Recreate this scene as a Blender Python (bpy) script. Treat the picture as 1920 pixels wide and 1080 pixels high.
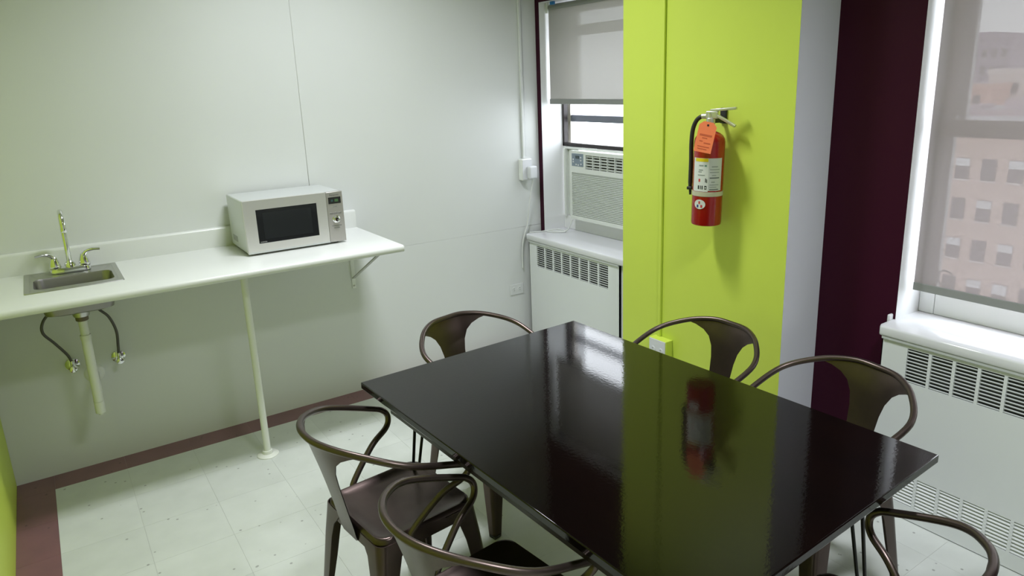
import bpy, math, random
from mathutils import Vector, Matrix
random.seed(7)
for o in list(bpy.data.objects): bpy.data.objects.remove(o, do_unlink=True)
scene = bpy.context.scene
COL = scene.collection
W = 3.0745            # x of the window wall; counter wall is y=0, left wall is x=0

# ------------------------------------------------------------------ camera
def make_camera():
    yaw, pitch, roll = (math.radians(v) for v in (-34.9, 14.7, -1.745))
    f = Vector((math.sin(-yaw)*math.cos(pitch), math.cos(-yaw)*math.cos(pitch), -math.sin(pitch)))
    r0 = Vector((math.cos(-yaw), -math.sin(-yaw), 0)); u0 = r0.cross(f)
    r = r0*math.cos(roll)+u0*math.sin(roll); u = -r0*math.sin(roll)+u0*math.cos(roll)
    cam = bpy.data.cameras.new('camera'); o = bpy.data.objects.new('camera', cam); COL.objects.link(o)
    o.matrix_world = Matrix(((r.x,u.x,-f.x,.3298),(r.y,u.y,-f.y,-3.8723),(r.z,u.z,-f.z,1.7686),(0,0,0,1)))
    cam.sensor_width = 36; cam.sensor_fit = 'HORIZONTAL'; cam.lens = 1326/1920*36
    cam.shift_x = -47/1920; cam.shift_y = -36.8/1920
    cam.clip_start = .02; cam.clip_end = 1000
    scene.camera = o
make_camera()
# ------------------------------------------------------------------ sky, exposure
SKY = 8.0
world = bpy.data.worlds.new('overcast_sky'); scene.world = world; world.use_nodes = True
bg = world.node_tree.nodes['Background']
bg.inputs[0].default_value = (.93, .94, 1.0, 1); bg.inputs[1].default_value = SKY
vs = scene.view_settings
vs.view_transform = 'Standard'; vs.look = 'None'; vs.exposure = 0.0; vs.gamma = 1.0; vs.use_curve_mapping = False
LAMP = 34.0           # watts of each ceiling fixture
LAMP_COL = (.95, .97, 1.05)

# ------------------------------------------------------------------ materials
def srgb(r, g, b):
    f = lambda c: ((c/255+.055)/1.055)**2.4 if c > 10.31 else c/255/12.92
    return (f(r), f(g), f(b), 1)
MATS = {}
def mat(name, col, rough=.5, metal=0., spec=.5, noise=None, bump=None, rand=0., emit=None, coat=0.):
    """noise=(scale, amount, colour2) ; bump=(scale, strength)"""
    if name in MATS: return MATS[name]
    m = bpy.data.materials.new(name); m.use_nodes = True; nt = m.node_tree
    b = nt.nodes['Principled BSDF']
    if len(col) == 3: col = (*col, 1)
    b.inputs['Base Color'].default_value = col
    b.inputs['Roughness'].default_value = rough; b.inputs['Metallic'].default_value = metal
    b.inputs['Specular IOR Level'].default_value = spec
    if coat: b.inputs['Coat Weight'].default_value = coat; b.inputs['Coat Roughness'].default_value = .05
    tc = nt.nodes.new('ShaderNodeTexCoord')
    if noise:
        n = nt.nodes.new('ShaderNodeTexNoise'); n.inputs['Scale'].default_value = noise[0]; n.inputs['Detail'].default_value = 5
        nt.links.new(tc.outputs['Object'], n.inputs['Vector'])
        r = nt.nodes.new('ShaderNodeMapRange'); r.inputs['From Min'].default_value = .35; r.inputs['From Max'].default_value = .65
        r.inputs['To Max'].default_value = noise[1]
        nt.links.new(n.outputs['Fac'], r.inputs['Value'])
        mx = nt.nodes.new('ShaderNodeMix'); mx.data_type = 'RGBA'
        mx.inputs[6].default_value = col; c2 = noise[2]; mx.inputs[7].default_value = c2 if len(c2) == 4 else (*c2, 1)
        nt.links.new(r.outputs['Result'], mx.inputs[0]); nt.links.new(mx.outputs[2], b.inputs['Base Color'])
    if bump:
        n2 = nt.nodes.new('ShaderNodeTexNoise'); n2.inputs['Scale'].default_value = bump[0]; n2.inputs['Detail'].default_value = 3
        nt.links.new(tc.outputs['Object'], n2.inputs['Vector'])
        bp = nt.nodes.new('ShaderNodeBump'); bp.inputs['Strength'].default_value = bump[1]; bp.inputs['Distance'].default_value = .002
        nt.links.new(n2.outputs['Fac'], bp.inputs['Height']); nt.links.new(bp.outputs['Normal'], b.inputs['Normal'])
    if emit:
        b.inputs['Emission Color'].default_value = (*emit[0], 1); b.inputs['Emission Strength'].default_value = emit[1]
    MATS[name] = m
    return m

def mat_tile(name, base, fleck, dark):
    m = bpy.data.materials.new(name); m.use_nodes = True; nt = m.node_tree; b = nt.nodes['Principled BSDF']
    b.inputs['Roughness'].default_value = .32
    tc = nt.nodes.new('ShaderNodeTexCoord'); geo = nt.nodes.new('ShaderNodeNewGeometry'); oi = nt.nodes.new('ShaderNodeObjectInfo')
    n = nt.nodes.new('ShaderNodeTexNoise'); n.inputs['Scale'].default_value = 9; n.inputs['Detail'].default_value = 6
    nt.links.new(geo.outputs['Position'], n.inputs['Vector'])
    v = nt.nodes.new('ShaderNodeTexVoronoi'); v.inputs['Scale'].default_value = 26; v.feature = 'F1'
    nt.links.new(geo.outputs['Position'], v.inputs['Vector'])
    r = nt.nodes.new('ShaderNodeMapRange'); r.inputs['From Min'].default_value = .16; r.inputs['From Max'].default_value = .11
    nt.links.new(v.outputs['Distance'], r.inputs['Value'])
    # keep only a share of the flecks
    sep = nt.nodes.new('ShaderNodeSeparateColor'); nt.links.new(v.outputs['Color'], sep.inputs[0])
    g = nt.nodes.new('ShaderNodeMath'); g.operation = 'GREATER_THAN'; g.inputs[1].default_value = .72
    nt.links.new(sep.outputs[0], g.inputs[0])
    mu = nt.nodes.new('ShaderNodeMath'); mu.operation = 'MULTIPLY'; nt.links.new(r.outputs['Result'], mu.inputs[0]); nt.links.new(g.outputs[0], mu.inputs[1])
    m1 = nt.nodes.new('ShaderNodeMix'); m1.data_type = 'RGBA'; m1.inputs[6].default_value = base; m1.inputs[7].default_value = fleck
    mr = nt.nodes.new('ShaderNodeMapRange'); mr.inputs['From Min'].default_value = .3; mr.inputs['From Max'].default_value = .7
    nt.links.new(n.outputs['Fac'], mr.inputs['Value']); nt.links.new(mr.outputs['Result'], m1.inputs[0])
    m2 = nt.nodes.new('ShaderNodeMix'); m2.data_type = 'RGBA'; m2.inputs[7].default_value = dark
    nt.links.new(mu.outputs[0], m2.inputs[0]); nt.links.new(m1.outputs[2], m2.inputs[6])
    hv = nt.nodes.new('ShaderNodeHueSaturation'); nt.links.new(m2.outputs[2], hv.inputs['Color'])
    rr = nt.nodes.new('ShaderNodeMapRange'); rr.inputs['To Min'].default_value = .965; rr.inputs['To Max'].default_value = 1.03
    nt.links.new(oi.outputs['Random'], rr.inputs['Value']); nt.links.new(rr.outputs['Result'], hv.inputs['Value'])
    nt.links.new(hv.outputs['Color'], b.inputs['Base Color'])
    return m

def mat_glass(name):
    m = bpy.data.materials.new(name); m.use_nodes = True; nt = m.node_tree; nt.nodes.clear()
    o = nt.nodes.new('ShaderNodeOutputMaterial'); t = nt.nodes.new('ShaderNodeBsdfTransparent'); g = nt.nodes.new('ShaderNodeBsdfGlossy')
    t.inputs[0].default_value = (.93, .95, .95, 1); g.inputs['Roughness'].default_value = .02
    x = nt.nodes.new('ShaderNodeMixShader'); x.inputs[0].default_value = .05
    nt.links.new(t.outputs[0], x.inputs[1]); nt.links.new(g.outputs[0], x.inputs[2]); nt.links.new(x.outputs[0], o.inputs[0])
    return m

def mat_shade(name, col, open_fac, trans_fac):
    """woven solar screen: open weave + translucent yarn"""
    m = bpy.data.materials.new(name); m.use_nodes = True; nt = m.node_tree; nt.nodes.clear()
    o = nt.nodes.new('ShaderNodeOutputMaterial')
    tp = nt.nodes.new('ShaderNodeBsdfTransparent'); d = nt.nodes.new('ShaderNodeBsdfDiffuse'); tl = nt.nodes.new('ShaderNodeBsdfTranslucent')
    d.inputs[0].default_value = col; tl.inputs[0].default_value = col
    a = nt.nodes.new('ShaderNodeMixShader'); a.inputs[0].default_value = trans_fac
    nt.links.new(d.outputs[0], a.inputs[1]); nt.links.new(tl.outputs[0], a.inputs[2])
    b = nt.nodes.new('ShaderNodeMixShader')
    tc = nt.nodes.new('ShaderNodeTexCoord'); mp = nt.nodes.new('ShaderNodeMapping'); mp.inputs['Scale'].default_value = (1, 900, 8)
    n = nt.nodes.new('ShaderNodeTexNoise'); n.inputs['Scale'].default_value = 1
    nt.links.new(tc.outputs['Object'], mp.inputs['Vector']); nt.links.new(mp.outputs['Vector'], n.inputs['Vector'])
    r = nt.nodes.new('ShaderNodeMapRange'); r.inputs['To Min'].default_value = open_fac*.8; r.inputs['To Max'].default_value = open_fac*1.2
    nt.links.new(n.outputs['Fac'], r.inputs['Value']); nt.links.new(r.outputs['Result'], b.inputs[0])
    nt.links.new(a.outputs[0], b.inputs[1]); nt.links.new(tp.outputs[0], b.inputs[2]); nt.links.new(b.outputs[0], o.inputs[0])
    return m

M_white = mat('white_wall_paint', (.70, .72, .71), .42, noise=(1.6, .5, (.67, .69, .68)), bump=(60, .05))
M_lime = mat('lime_paint', srgb(203, 222, 84), .45, noise=(2.2, .4, srgb(198, 217, 86)), bump=(70, .06))
M_maroon = mat('maroon_paint', srgb(54, 10, 33), .5, spec=.15, bump=(70, .06))
M_grey = mat('pale_grey_paint', srgb(224, 225, 234), .5, bump=(70, .05))
M_reveal = mat('white_reveal_paint', (.80, .81, .82), .4)
M_ceil = mat('ceiling_paint', (.78, .78, .74), .7)
M_tile = mat_tile('vinyl_tile', (.64, .67, .63, 1), (.59, .62, .58, 1), (.34, .35, .33, 1))
M_border = mat_tile('maroon_vinyl_tile', srgb(130, 92, 96), srgb(120, 86, 90), srgb(90, 62, 66))
M_joint = mat('tile_joint', (.40, .38, .37), .8)
M_counter = mat('white_laminate', (.70, .72, .69), .28)
M_whitepaint = mat('white_enamel', (.80, .82, .80), .3)
M_pipe = mat('cream_painted_pipe', (.76, .78, .72), .35)
M_rad = mat('radiator_enamel', (.74, .77, .77), .3)
M_slab = mat('radiator_top_enamel', (.70, .71, .73), .12)
M_slat = mat('radiator_louvre_enamel', (.52, .55, .54), .4)
M_dark = mat('dark_cavity', (.05, .055, .05), .8)
M_table = mat('espresso_lacquer', srgb(10, 7, 6), .07, spec=.36, noise=(5, .6, srgb(16, 9, 7)), bump=(90, .05))
M_tabled = mat('espresso_wood', srgb(30, 22, 19), .3)
M_blacksteel = mat('black_steel_rod', (.03, .03, .03), .3, .6)
M_chair = mat('gunmetal_bronze', (.095, .069, .061), .29, .85, noise=(14, .6, (.074, .055, .049)))
M_tube = mat('gunmetal_bronze_tube', (.105, .080, .070), .33, .85)
M_chrome = mat('chrome', (.78, .79, .80), .07, 1)
M_steel = mat('brushed_steel', (.52, .52, .50), .3, 1)
M_steelmw = mat('microwave_steel', (.74, .73, .71), .46, .85)
M_steelpanel = mat('microwave_panel_steel', (.52, .50, .48), .46, .85)
M_silver = mat('silver_paint', (.62, .645, .635), .32, .35)
M_mwglass = mat('microwave_door_glass', (.012, .013, .014), .08)
M_black = mat('black_plastic', (.015, .015, .015), .4)
M_rubber = mat('black_rubber', (.02, .02, .018), .5)
M_braid = mat('braided_hose', (.10, .095, .085), .45, .5)
M_red = mat('extinguisher_red', srgb(152, 13, 13), .22, coat=.3)
M_orange = mat('orange_tag', srgb(255, 136, 88), .6)
M_orangeink = mat('tag_ink', srgb(206, 98, 62), .7)
M_label = mat('label_paper', srgb(214, 218, 212), .5)
M_labelg = mat('label_grey_panel', srgb(196, 200, 196), .5)
M_ink = mat('label_ink', srgb(140, 148, 142), .6)
M_inkblack = mat('black_ink', srgb(30, 34, 36), .6)
M_inkred = mat('red_ink', srgb(196, 60, 60), .6)
M_inkblue = mat('blue_ink', srgb(40, 60, 130), .6)
M_yellow = mat('yellow_ink', srgb(222, 204, 20), .5)
M_strap = mat('strap_grey', srgb(188, 186, 160), .35)
M_alu = mat('cast_aluminium', (.66, .66, .64), .35, .8)
M_acwhite = mat('ac_plastic', (.74, .77, .74), .4)
M_acgrey = mat('ac_louvre_plastic', (.60, .63, .60), .5)
M_acpanel = mat('ac_control_blue_grey', srgb(128, 142, 156), .35)
M_acdark = mat('ac_vent_dark', (.12, .12, .11), .6)
M_lcd = mat('lcd_dark', srgb(42, 60, 60), .2)
M_green = mat('vfd_green', (.02, .05, .02), .4, emit=((.25, .6, .2), .12))
M_frame = mat('window_frame_offwhite', srgb(216, 210, 204), .5)
M_framedark = mat('window_frame_dark', srgb(40, 34, 36), .45)
M_framegrey = mat('window_frame_grey', srgb(120, 124, 140), .5)
M_glass = mat_glass('window_glass')
M_shade1 = mat_shade('solar_screen_small', (.37, .36, .34, 1), .022, .14)
M_shade2 = mat_shade('solar_screen_large', (.34, .298, .306, 1), .048, .08)
M_hem = mat('shade_hem', srgb(138, 140, 138), .6)
M_cord = mat('white_cord', (.72, .74, .72), .45)
M_outlet = mat('outlet_plastic', srgb(216, 218, 222), .4)
M_slot = mat('outlet_slot', (.06, .06, .06), .6)
M_bluetape = mat('blue_clip', srgb(40, 120, 190), .5)
M_diffuser = mat('lamp_diffuser', (.9, .9, .88), .5, emit=(LAMP_COL, 1.0))
M_brick1 = mat('tan_brick_hazed', srgb(232, 208, 198), .9, noise=(.6, .6, srgb(224, 198, 188)))  # outdoor brick, stone and roof colours paled: haze painted into them
M_brick2 = mat('mauve_brick_hazed', srgb(206, 190, 200), .9)
M_brick3 = mat('red_brick_hazed', srgb(226, 186, 174), .9)
M_stone = mat('pale_stone_hazed', srgb(232, 222, 218), .9)
M_roof = mat('grey_roof_hazed', srgb(196, 194, 200), .9)
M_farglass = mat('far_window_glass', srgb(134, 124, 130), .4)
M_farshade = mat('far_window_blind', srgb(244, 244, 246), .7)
M_asphalt = mat('asphalt_hazed', srgb(190, 190, 194), .9)  # ground paled likewise, haze in its colour

# ------------------------------------------------------------------ mesh helpers
class MB:
    def __init__(s): s.v = []; s.f = []; s.m = []; s.cur = 0
    def add(s, vs, fs):
        k = len(s.v); s.v += [tuple(p) for p in vs]
        for f in fs: s.f.append([i+k for i in f]); s.m.append(s.cur)
        return s
    def mi(s, i): s.cur = i; return s
    def box(s, x0, x1, y0, y1, z0, z1):
        x0, x1 = min(x0, x1), max(x0, x1); y0, y1 = min(y0, y1), max(y0, y1); z0, z1 = min(z0, z1), max(z0, z1)
        return s.add([(x0,y0,z0),(x1,y0,z0),(x1,y1,z0),(x0,y1,z0),(x0,y0,z1),(x1,y0,z1),(x1,y1,z1),(x0,y1,z1)],
                     [(0,3,2,1),(4,5,6,7),(0,1,5,4),(1,2,6,5),(2,3,7,6),(3,0,4,7)])
    def obox(s, c, ax, ay, az, hx, hy, hz):
        c = Vector(c); ax, ay, az = Vector(ax), Vector(ay), Vector(az)
        P = [c+ax*hx*i+ay*hy*j+az*hz*k for k in (-1, 1) for i, j in ((-1,-1),(1,-1),(1,1),(-1,1))]
        return s.add(P, [(0,3,2,1),(4,5,6,7),(0,1,5,4),(1,2,6,5),(2,3,7,6),(3,0,4,7)])
    def rings(s, R, cap0=True, cap1=True, closed=True):
        n = len(R[0]); k = len(s.v)
        for r in R: s.v += [tuple(p) for p in r]
        for i in range(len(R)-1):
            for j in range(n if closed else n-1):
                a = k+i*n+j; b = k+i*n+(j+1) % n
                s.f.append([a, b, b+n, a+n]); s.m.append(s.cur)
        if cap0: s.f.append([k+j for j in range(n)][::-1]); s.m.append(s.cur)
        if cap1: s.f.append([k+(len(R)-1)*n+j for j in range(n)]); s.m.append(s.cur)
        return s
    def tube(s, path, r, n=10, caps=True):
        P = [Vector(p) for p in path]; R = []
        rad = r if isinstance(r, (list, tuple)) else [r]*len(P)
        T = []
        for i in range(len(P)):
            t = (P[min(i+1, len(P)-1)]-P[max(i-1, 0)]); T.append(t.normalized())
        up = Vector((0, 0, 1)) if abs(T[0].z) < .9 else Vector((1, 0, 0))
        nrm = (up-T[0]*up.dot(T[0])).normalized()
        for i in range(len(P)):
            nrm = (nrm-T[i]*nrm.dot(T[i])).normalized(); b = T[i].cross(nrm)
            R.append([P[i]+(nrm*math.cos(a)+b*math.sin(a))*rad[i] for a in (2*math.pi*k/n for k in range(n))])
        return s.rings(R, caps, caps)
    def lathe(s, prof, o, axis=(0,0,1), n=24):
        """prof: (radius, distance along axis)"""
        ax = Vector(axis).normalized(); up = Vector((0,0,1)) if abs(ax.z) < .9 else Vector((1,0,0))
        e1 = (up-ax*up.dot(ax)).normalized(); e2 = ax.cross(e1); o = Vector(o)
        R = [[o+ax*d+(e1*math.cos(a)+e2*math.sin(a))*r for a in (2*math.pi*k/n for k in range(n))] for r, d in prof]
        return s.rings(R)
    def build(s, name, mats, parent=None, loc=(0,0,0), smooth=None, bevel=0, seg=2):
        me = bpy.data.meshes.new(name); L = Vector(loc)
        if parent is not None and loc == (0,0,0): L = Vector(parent.get('_o', (0,0,0)))
        me.from_pydata([(p[0]-L.x, p[1]-L.y, p[2]-L.z) for p in s.v], [], s.f)
        if not isinstance(mats, (list, tuple)): mats = [mats]
        for m in mats: me.materials.append(m)
        for p, i in zip(me.polygons, s.m): p.material_index = i
        me.validate(); me.update()
        if smooth:
            for p in me.polygons: p.use_smooth = True
            me.set_sharp_from_angle(angle=math.radians(smooth))
        o = bpy.data.objects.new(name, me); COL.objects.link(o)
        if parent is not None:
            o.parent = parent
            if parent.type != 'EMPTY' and '_o' in parent: pass
        else: o.location = L
        o['_o'] = tuple(L)
        if bevel:
            b = o.modifiers.new('bevel', 'BEVEL'); b.width = bevel; b.segments = seg; b.limit_method = 'ANGLE'; b.angle_limit = math.radians(40)
            for p in me.polygons: p.use_smooth = True
            me.set_sharp_from_angle(angle=math.radians(35))
        return o
def thing(name, label, cat, loc=(0,0,0), group=None, rz=0):
    o = bpy.data.objects.new(name, None); COL.objects.link(o); o.location = loc; o.rotation_euler = (0,0,rz)
    o.empty_display_size = .05; o['label'] = label; o['category'] = cat; o['_o'] = tuple(loc)
    if group: o['group'] = group
    return o
def tag(o, label, cat, group=None):
    o['label'] = label; o['category'] = cat
    if group: o['group'] = group
    return o
def struct(o): o['kind'] = 'structure'; return o
def catmull(P, n=8):
    P = [Vector(p) for p in P]; Q = [P[0]*2-P[1]]+P+[P[-1]*2-P[-2]]; o = []
    for i in range(len(P)-1):
        a, b, c, d = Q[i:i+4]
        for k in range(n):
            t = k/n; o.append(.5*((2*b)+(c-a)*t+(2*a-5*b+4*c-d)*t*t+(3*b-a-3*c+d)*t**3))
    o.append(P[-1]); return o
def dup(root, loc, rz, label):
    r = root.copy(); COL.objects.link(r); r.location = loc; r.rotation_euler = (0,0,rz); r['label'] = label
    for ch in list(root.children):
        c = ch.copy(); COL.objects.link(c); c.parent = r
        for g in list(ch.children):
            d = g.copy(); COL.objects.link(d); d.parent = c
    return r
def text_mesh(name, body, size, m, parent, mat4):
    cu = bpy.data.curves.new(name, 'FONT'); cu.body = body; cu.size = size; cu.extrude = .0003; cu.resolution_u = 2
    cu.align_x = 'CENTER'; cu.align_y = 'CENTER'
    t = bpy.data.objects.new('tmp', cu); me = bpy.data.meshes.new_from_object(t); bpy.data.objects.remove(t)
    me.transform(mat4); me.materials.clear(); me.materials.append(m)
    L = Vector(parent['_o']); me.transform(Matrix.Translation(-L))
    o = bpy.data.objects.new(name, me); COL.objects.link(o); o.parent = parent; o['_o'] = tuple(L)
    return o

# ================================================================== SETTING
CEIL = 3.22; TP = .2965; BW = .148; NY = 17; YB = -.15-NY*TP
floor = struct(MB().box(0, W+.34, YB, 0, -.06, -.0012).build('floor', M_joint))
G = .0006
tile_me = {}
def tile(w, d, m, x, y, name):
    key = (round(w, 4), round(d, 4), m.name)
    if key not in tile_me:
        o = MB().box(G/2, w-G/2, -d+G/2, -G/2, -.004, 0).build(name, m, floor); tile_me[key] = o.data
    else:
        o = bpy.data.objects.new(name, tile_me[key]); COL.objects.link(o); o.parent = floor
    o.location = (x, y, 0)
y = -.15
for j in range(NY):
    x = BW
    while x < W-.01:
        w = min(TP, W-x); tile(w, TP, M_tile, x, y, 'tile'); x += w
    tile(BW, TP, M_border, 0, y, 'border_tile'); y -= TP
tile(BW, .15, M_border, 0, 0, 'border_tile')
x = BW
while x < W-.01:
    w = min(TP, W-x); tile(w, .15, M_border, x, 0, 'border_tile'); x += w
struct(MB().box(-.12, W+.34, YB-.12, .12, CEIL, CEIL+.1).build('ceiling', M_ceil))
wb = struct(MB().box(-.12, W+.34, .003, .12, -.06, CEIL).build('wall_back', mat('panel_seam', (.62, .62, .58), .7)))
SEAM = 1.531; PJ = .838
MB().box(0, W, 0, .003, -.002, PJ-.0004).build('wall_panel', M_white, wb, bevel=.001, seg=1)
MB().box(0, SEAM-.0008, 0, .003, PJ, CEIL).build('wall_panel', M_white, wb, bevel=.0015, seg=1)
MB().box(SEAM+.0008, W, 0, .003, PJ, CEIL).build('wall_panel', M_white, wb, bevel=.0015, seg=1)
struct(MB().box(-.12, 0, YB, 0.0, -.06, CEIL).build('wall_left', M_lime))
struct(MB().box(-.12, W+.34, YB-.12, YB, -.06, CEIL).build('wall_front', M_white))
# window wall with two openings
X1 = W+.34; SZ = .795; HZ = 2.255; A1, B1 = -.042, -1.085; A2, B2 = -2.472, -3.58
ww = MB()
def wbox(y0, y1, z0, z1):
    ww.mi(1).box(W+.001, X1, y0, y1, z0, z1)
    ww.mi(0).add([(W,y0,z0),(W,y1,z0),(W,y1,z1),(W,y0,z1)], [(0,1,2,3)])
wbox(0, A1, -.06, CEIL); wbox(A1, B1, HZ, CEIL); wbox(A1, B1, -.06, SZ-.045); wbox(B1, A2, -.06, CEIL)
wbox(A2, B2, HZ, CEIL); wbox(A2, B2, -.06, SZ-.045); wbox(B2, YB, -.06, CEIL)
struct(ww.build('wall_right', [M_maroon, M_reveal]))
# the column: lime face to the room, pale grey sides
XC = W-.257; CY0, CY1 = -1.1155, -2.124
c = MB(); c.mi(1).box(XC+.001, W, CY1, CY0, 0, CEIL); c.mi(0).add([(XC,CY0,0),(XC,CY1,0),(XC,CY1,CEIL),(XC,CY0,CEIL)], [(0,1,2,3)])
c.add([(XC,CY0,0),(XC,CY0,CEIL),(XC+.001,CY0,CEIL),(XC+.001,CY0,0)], [(0,1,2,3)]).add([(XC,CY1,0),(XC,CY1,CEIL),(XC+.001,CY1,CEIL),(XC+.001,CY1,0)], [(3,2,1,0)])
struct(c.build('wall_column', [M_lime, M_grey]))

# ------------------------------------------------------------------ windows
def window1():
    w = struct(MB().box(W+.215, W+.25, A1, A1-.03, 1.36, HZ).box(W+.215, W+.25, B1, B1+.06, 1.36, HZ).box(W+.215, W+.25, A1, B1, HZ-.06, HZ)
               .build('window_1', M_frame))
    MB().box(W+.168, W+.20, A1, A1-.018, 1.355, HZ).box(W+.168, W+.20, B1+.018, B1, 1.355, HZ).build('window_track', M_framedark, w, bevel=.002)
    MB().box(W+.168, W+.20, A1, B1, 1.353, 1.377).build('bottom_rail', M_framedark, w, bevel=.003)
    MB().box(W+.216, W+.249, A1-.0305, B1+.061, 1.512, 1.555).build('meeting_rail', M_framegrey, w, bevel=.004)
    MB().box(W+.203, W+.2145, A1-.131, B1+.001, 2.05, 2.115).build('sash_rail', M_frame, w, bevel=.004)
    MB().box(W+.202, W+.2145, A1-.001, A1-.13, 1.66, HZ-.001).build('sash_stile', M_frame, w, bevel=.004)
    MB().box(W+.228, W+.232, A1-.02, B1+.02, 1.375, 1.515).build('pane', M_glass, w)
    MB().box(W+.228, W+.232, A1-.02, B1+.02, 1.55, HZ-.05).build('pane', M_glass, w)
    MB().box(W-.0004, W+.30, A1, B1, SZ-.044, SZ).build('window_sill', M_slab, w)
    MB().box(W+.17, W+.20, A1, B1, SZ, .886).build('sash_base', M_reveal, w, bevel=.003)
window1()
def window2():
    w = struct(MB().box(W+.20, W+.24, A2, A2-.03, SZ, HZ).box(W+.20, W+.24, B2, B2+.03, SZ, HZ).box(W+.20, W+.24, A2, B2, HZ-.05, HZ)
               .build('window_2', M_frame))
    # lower sash (inner)
    MB().box(W+.175, W+.205, A2-.0005, A2-.062, SZ, 1.60).build('sash_stile', M_reveal, w, bevel=.004)
    MB().box(W+.175, W+.205, B2+.0005, B2+.062, SZ, 1.60).build('sash_stile', M_reveal, w, bevel=.004)
    MB().box(W+.172, W+.2085, A2-.001, B2+.001, 1.518, 1.583).build('meeting_rail', M_frame, w, bevel=.004)
    MB().box(W+.176, W+.204, A2-.0625, B2+.0625, SZ, .889).build('bottom_rail', M_reveal, w, bevel=.004)
    MB().box(W+.188, W+.192, A2-.05, B2+.05, .875, 1.53).build('pane', M_glass, w)
    # upper sash (outer)
    MB().box(W+.21, W+.24, A2-.02, A2-.082, 1.55, HZ).build('sash_stile', M_reveal, w, bevel=.004)
    MB().box(W+.21, W+.24, B2+.02, B2+.082, 1.55, HZ).build('sash_stile', M_reveal, w, bevel=.004)
    MB().box(W+.223, W+.227, A2-.07, B2+.07, 1.56, HZ-.04).build('pane', M_glass, w)
    MB().box(W-.0004, W+.30, A2, B2, SZ-.044, SZ).build('window_sill', M_slab, w)
    MB().box(W-.03, W-.0005, A2+.020, A2+.007, SZ-.02, SZ+.024).build('sill_ear', M_slab, w, bevel=.006)
    ring = MB(); C0 = Vector((W+.184, -2.562, .955))
    ring.tube([C0+Vector((0, math.cos(a)*.03, math.sin(a)*.03)) for a in (2*math.pi*k/20 for k in range(21))], .004, 6)
    ring.build('sash_ring', M_frame, w, smooth=60)
window2()

def blind(name, label, x, y0, y1, zb, m, clip=False):
    t = thing(name, label, 'blind', (x, (y0+y1)/2, zb))
    f = MB(); n = 30
    R = []
    for i in range(n+1):
        z = zb+.03+(2.215-zb-.03)*i/n; R.append((x, z))
    for i in range(n):
        f.add([(R[i][0],y0,R[i][1]),(R[i][0],y1,R[i][1]),(R[i+1][0],y1,R[i+1][1]),(R[i+1][0],y0,R[i+1][1])], [(0,1,2,3)])
    f.build('fabric', m, t)
    MB().box(x-.006, x+.006, y0, y1, zb, zb+.032).build('hem_bar', M_hem, t, bevel=.002)
    r = MB().lathe([(.001,0),(.022,0),(.022,abs(y1-y0)),(.001,abs(y1-y0))], (x+.018, y0, 2.222), (0,-1,0), 20).build('roller', M_hem, t, smooth=40)
    for yy in (y0+.008, y1-.008):
        MB().box(x-.012, x+.05, yy-.004, yy+.004, 2.19, HZ-.001).build('mounting_bracket', M_whitepaint, t, bevel=.001)
    if clip:
        b = MB().box(x-.03, x-.012, y0-.09, y0-.055, 2.235, HZ-.001).build('clip', M_bluetape, t, bevel=.003); b['label'] = 'small blue clip'
blind('roller_blind', 'taupe roller blind half lowered over the window with the air conditioner', W+.062, A1-.018, B1+.02, 1.632, M_shade1, True)
blind('roller_blind', 'sheer pinkish roller blind drawn nearly to the sill right of the maroon wall', W+.075, A2-.022, B2+.02, .913, M_shade2)

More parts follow.
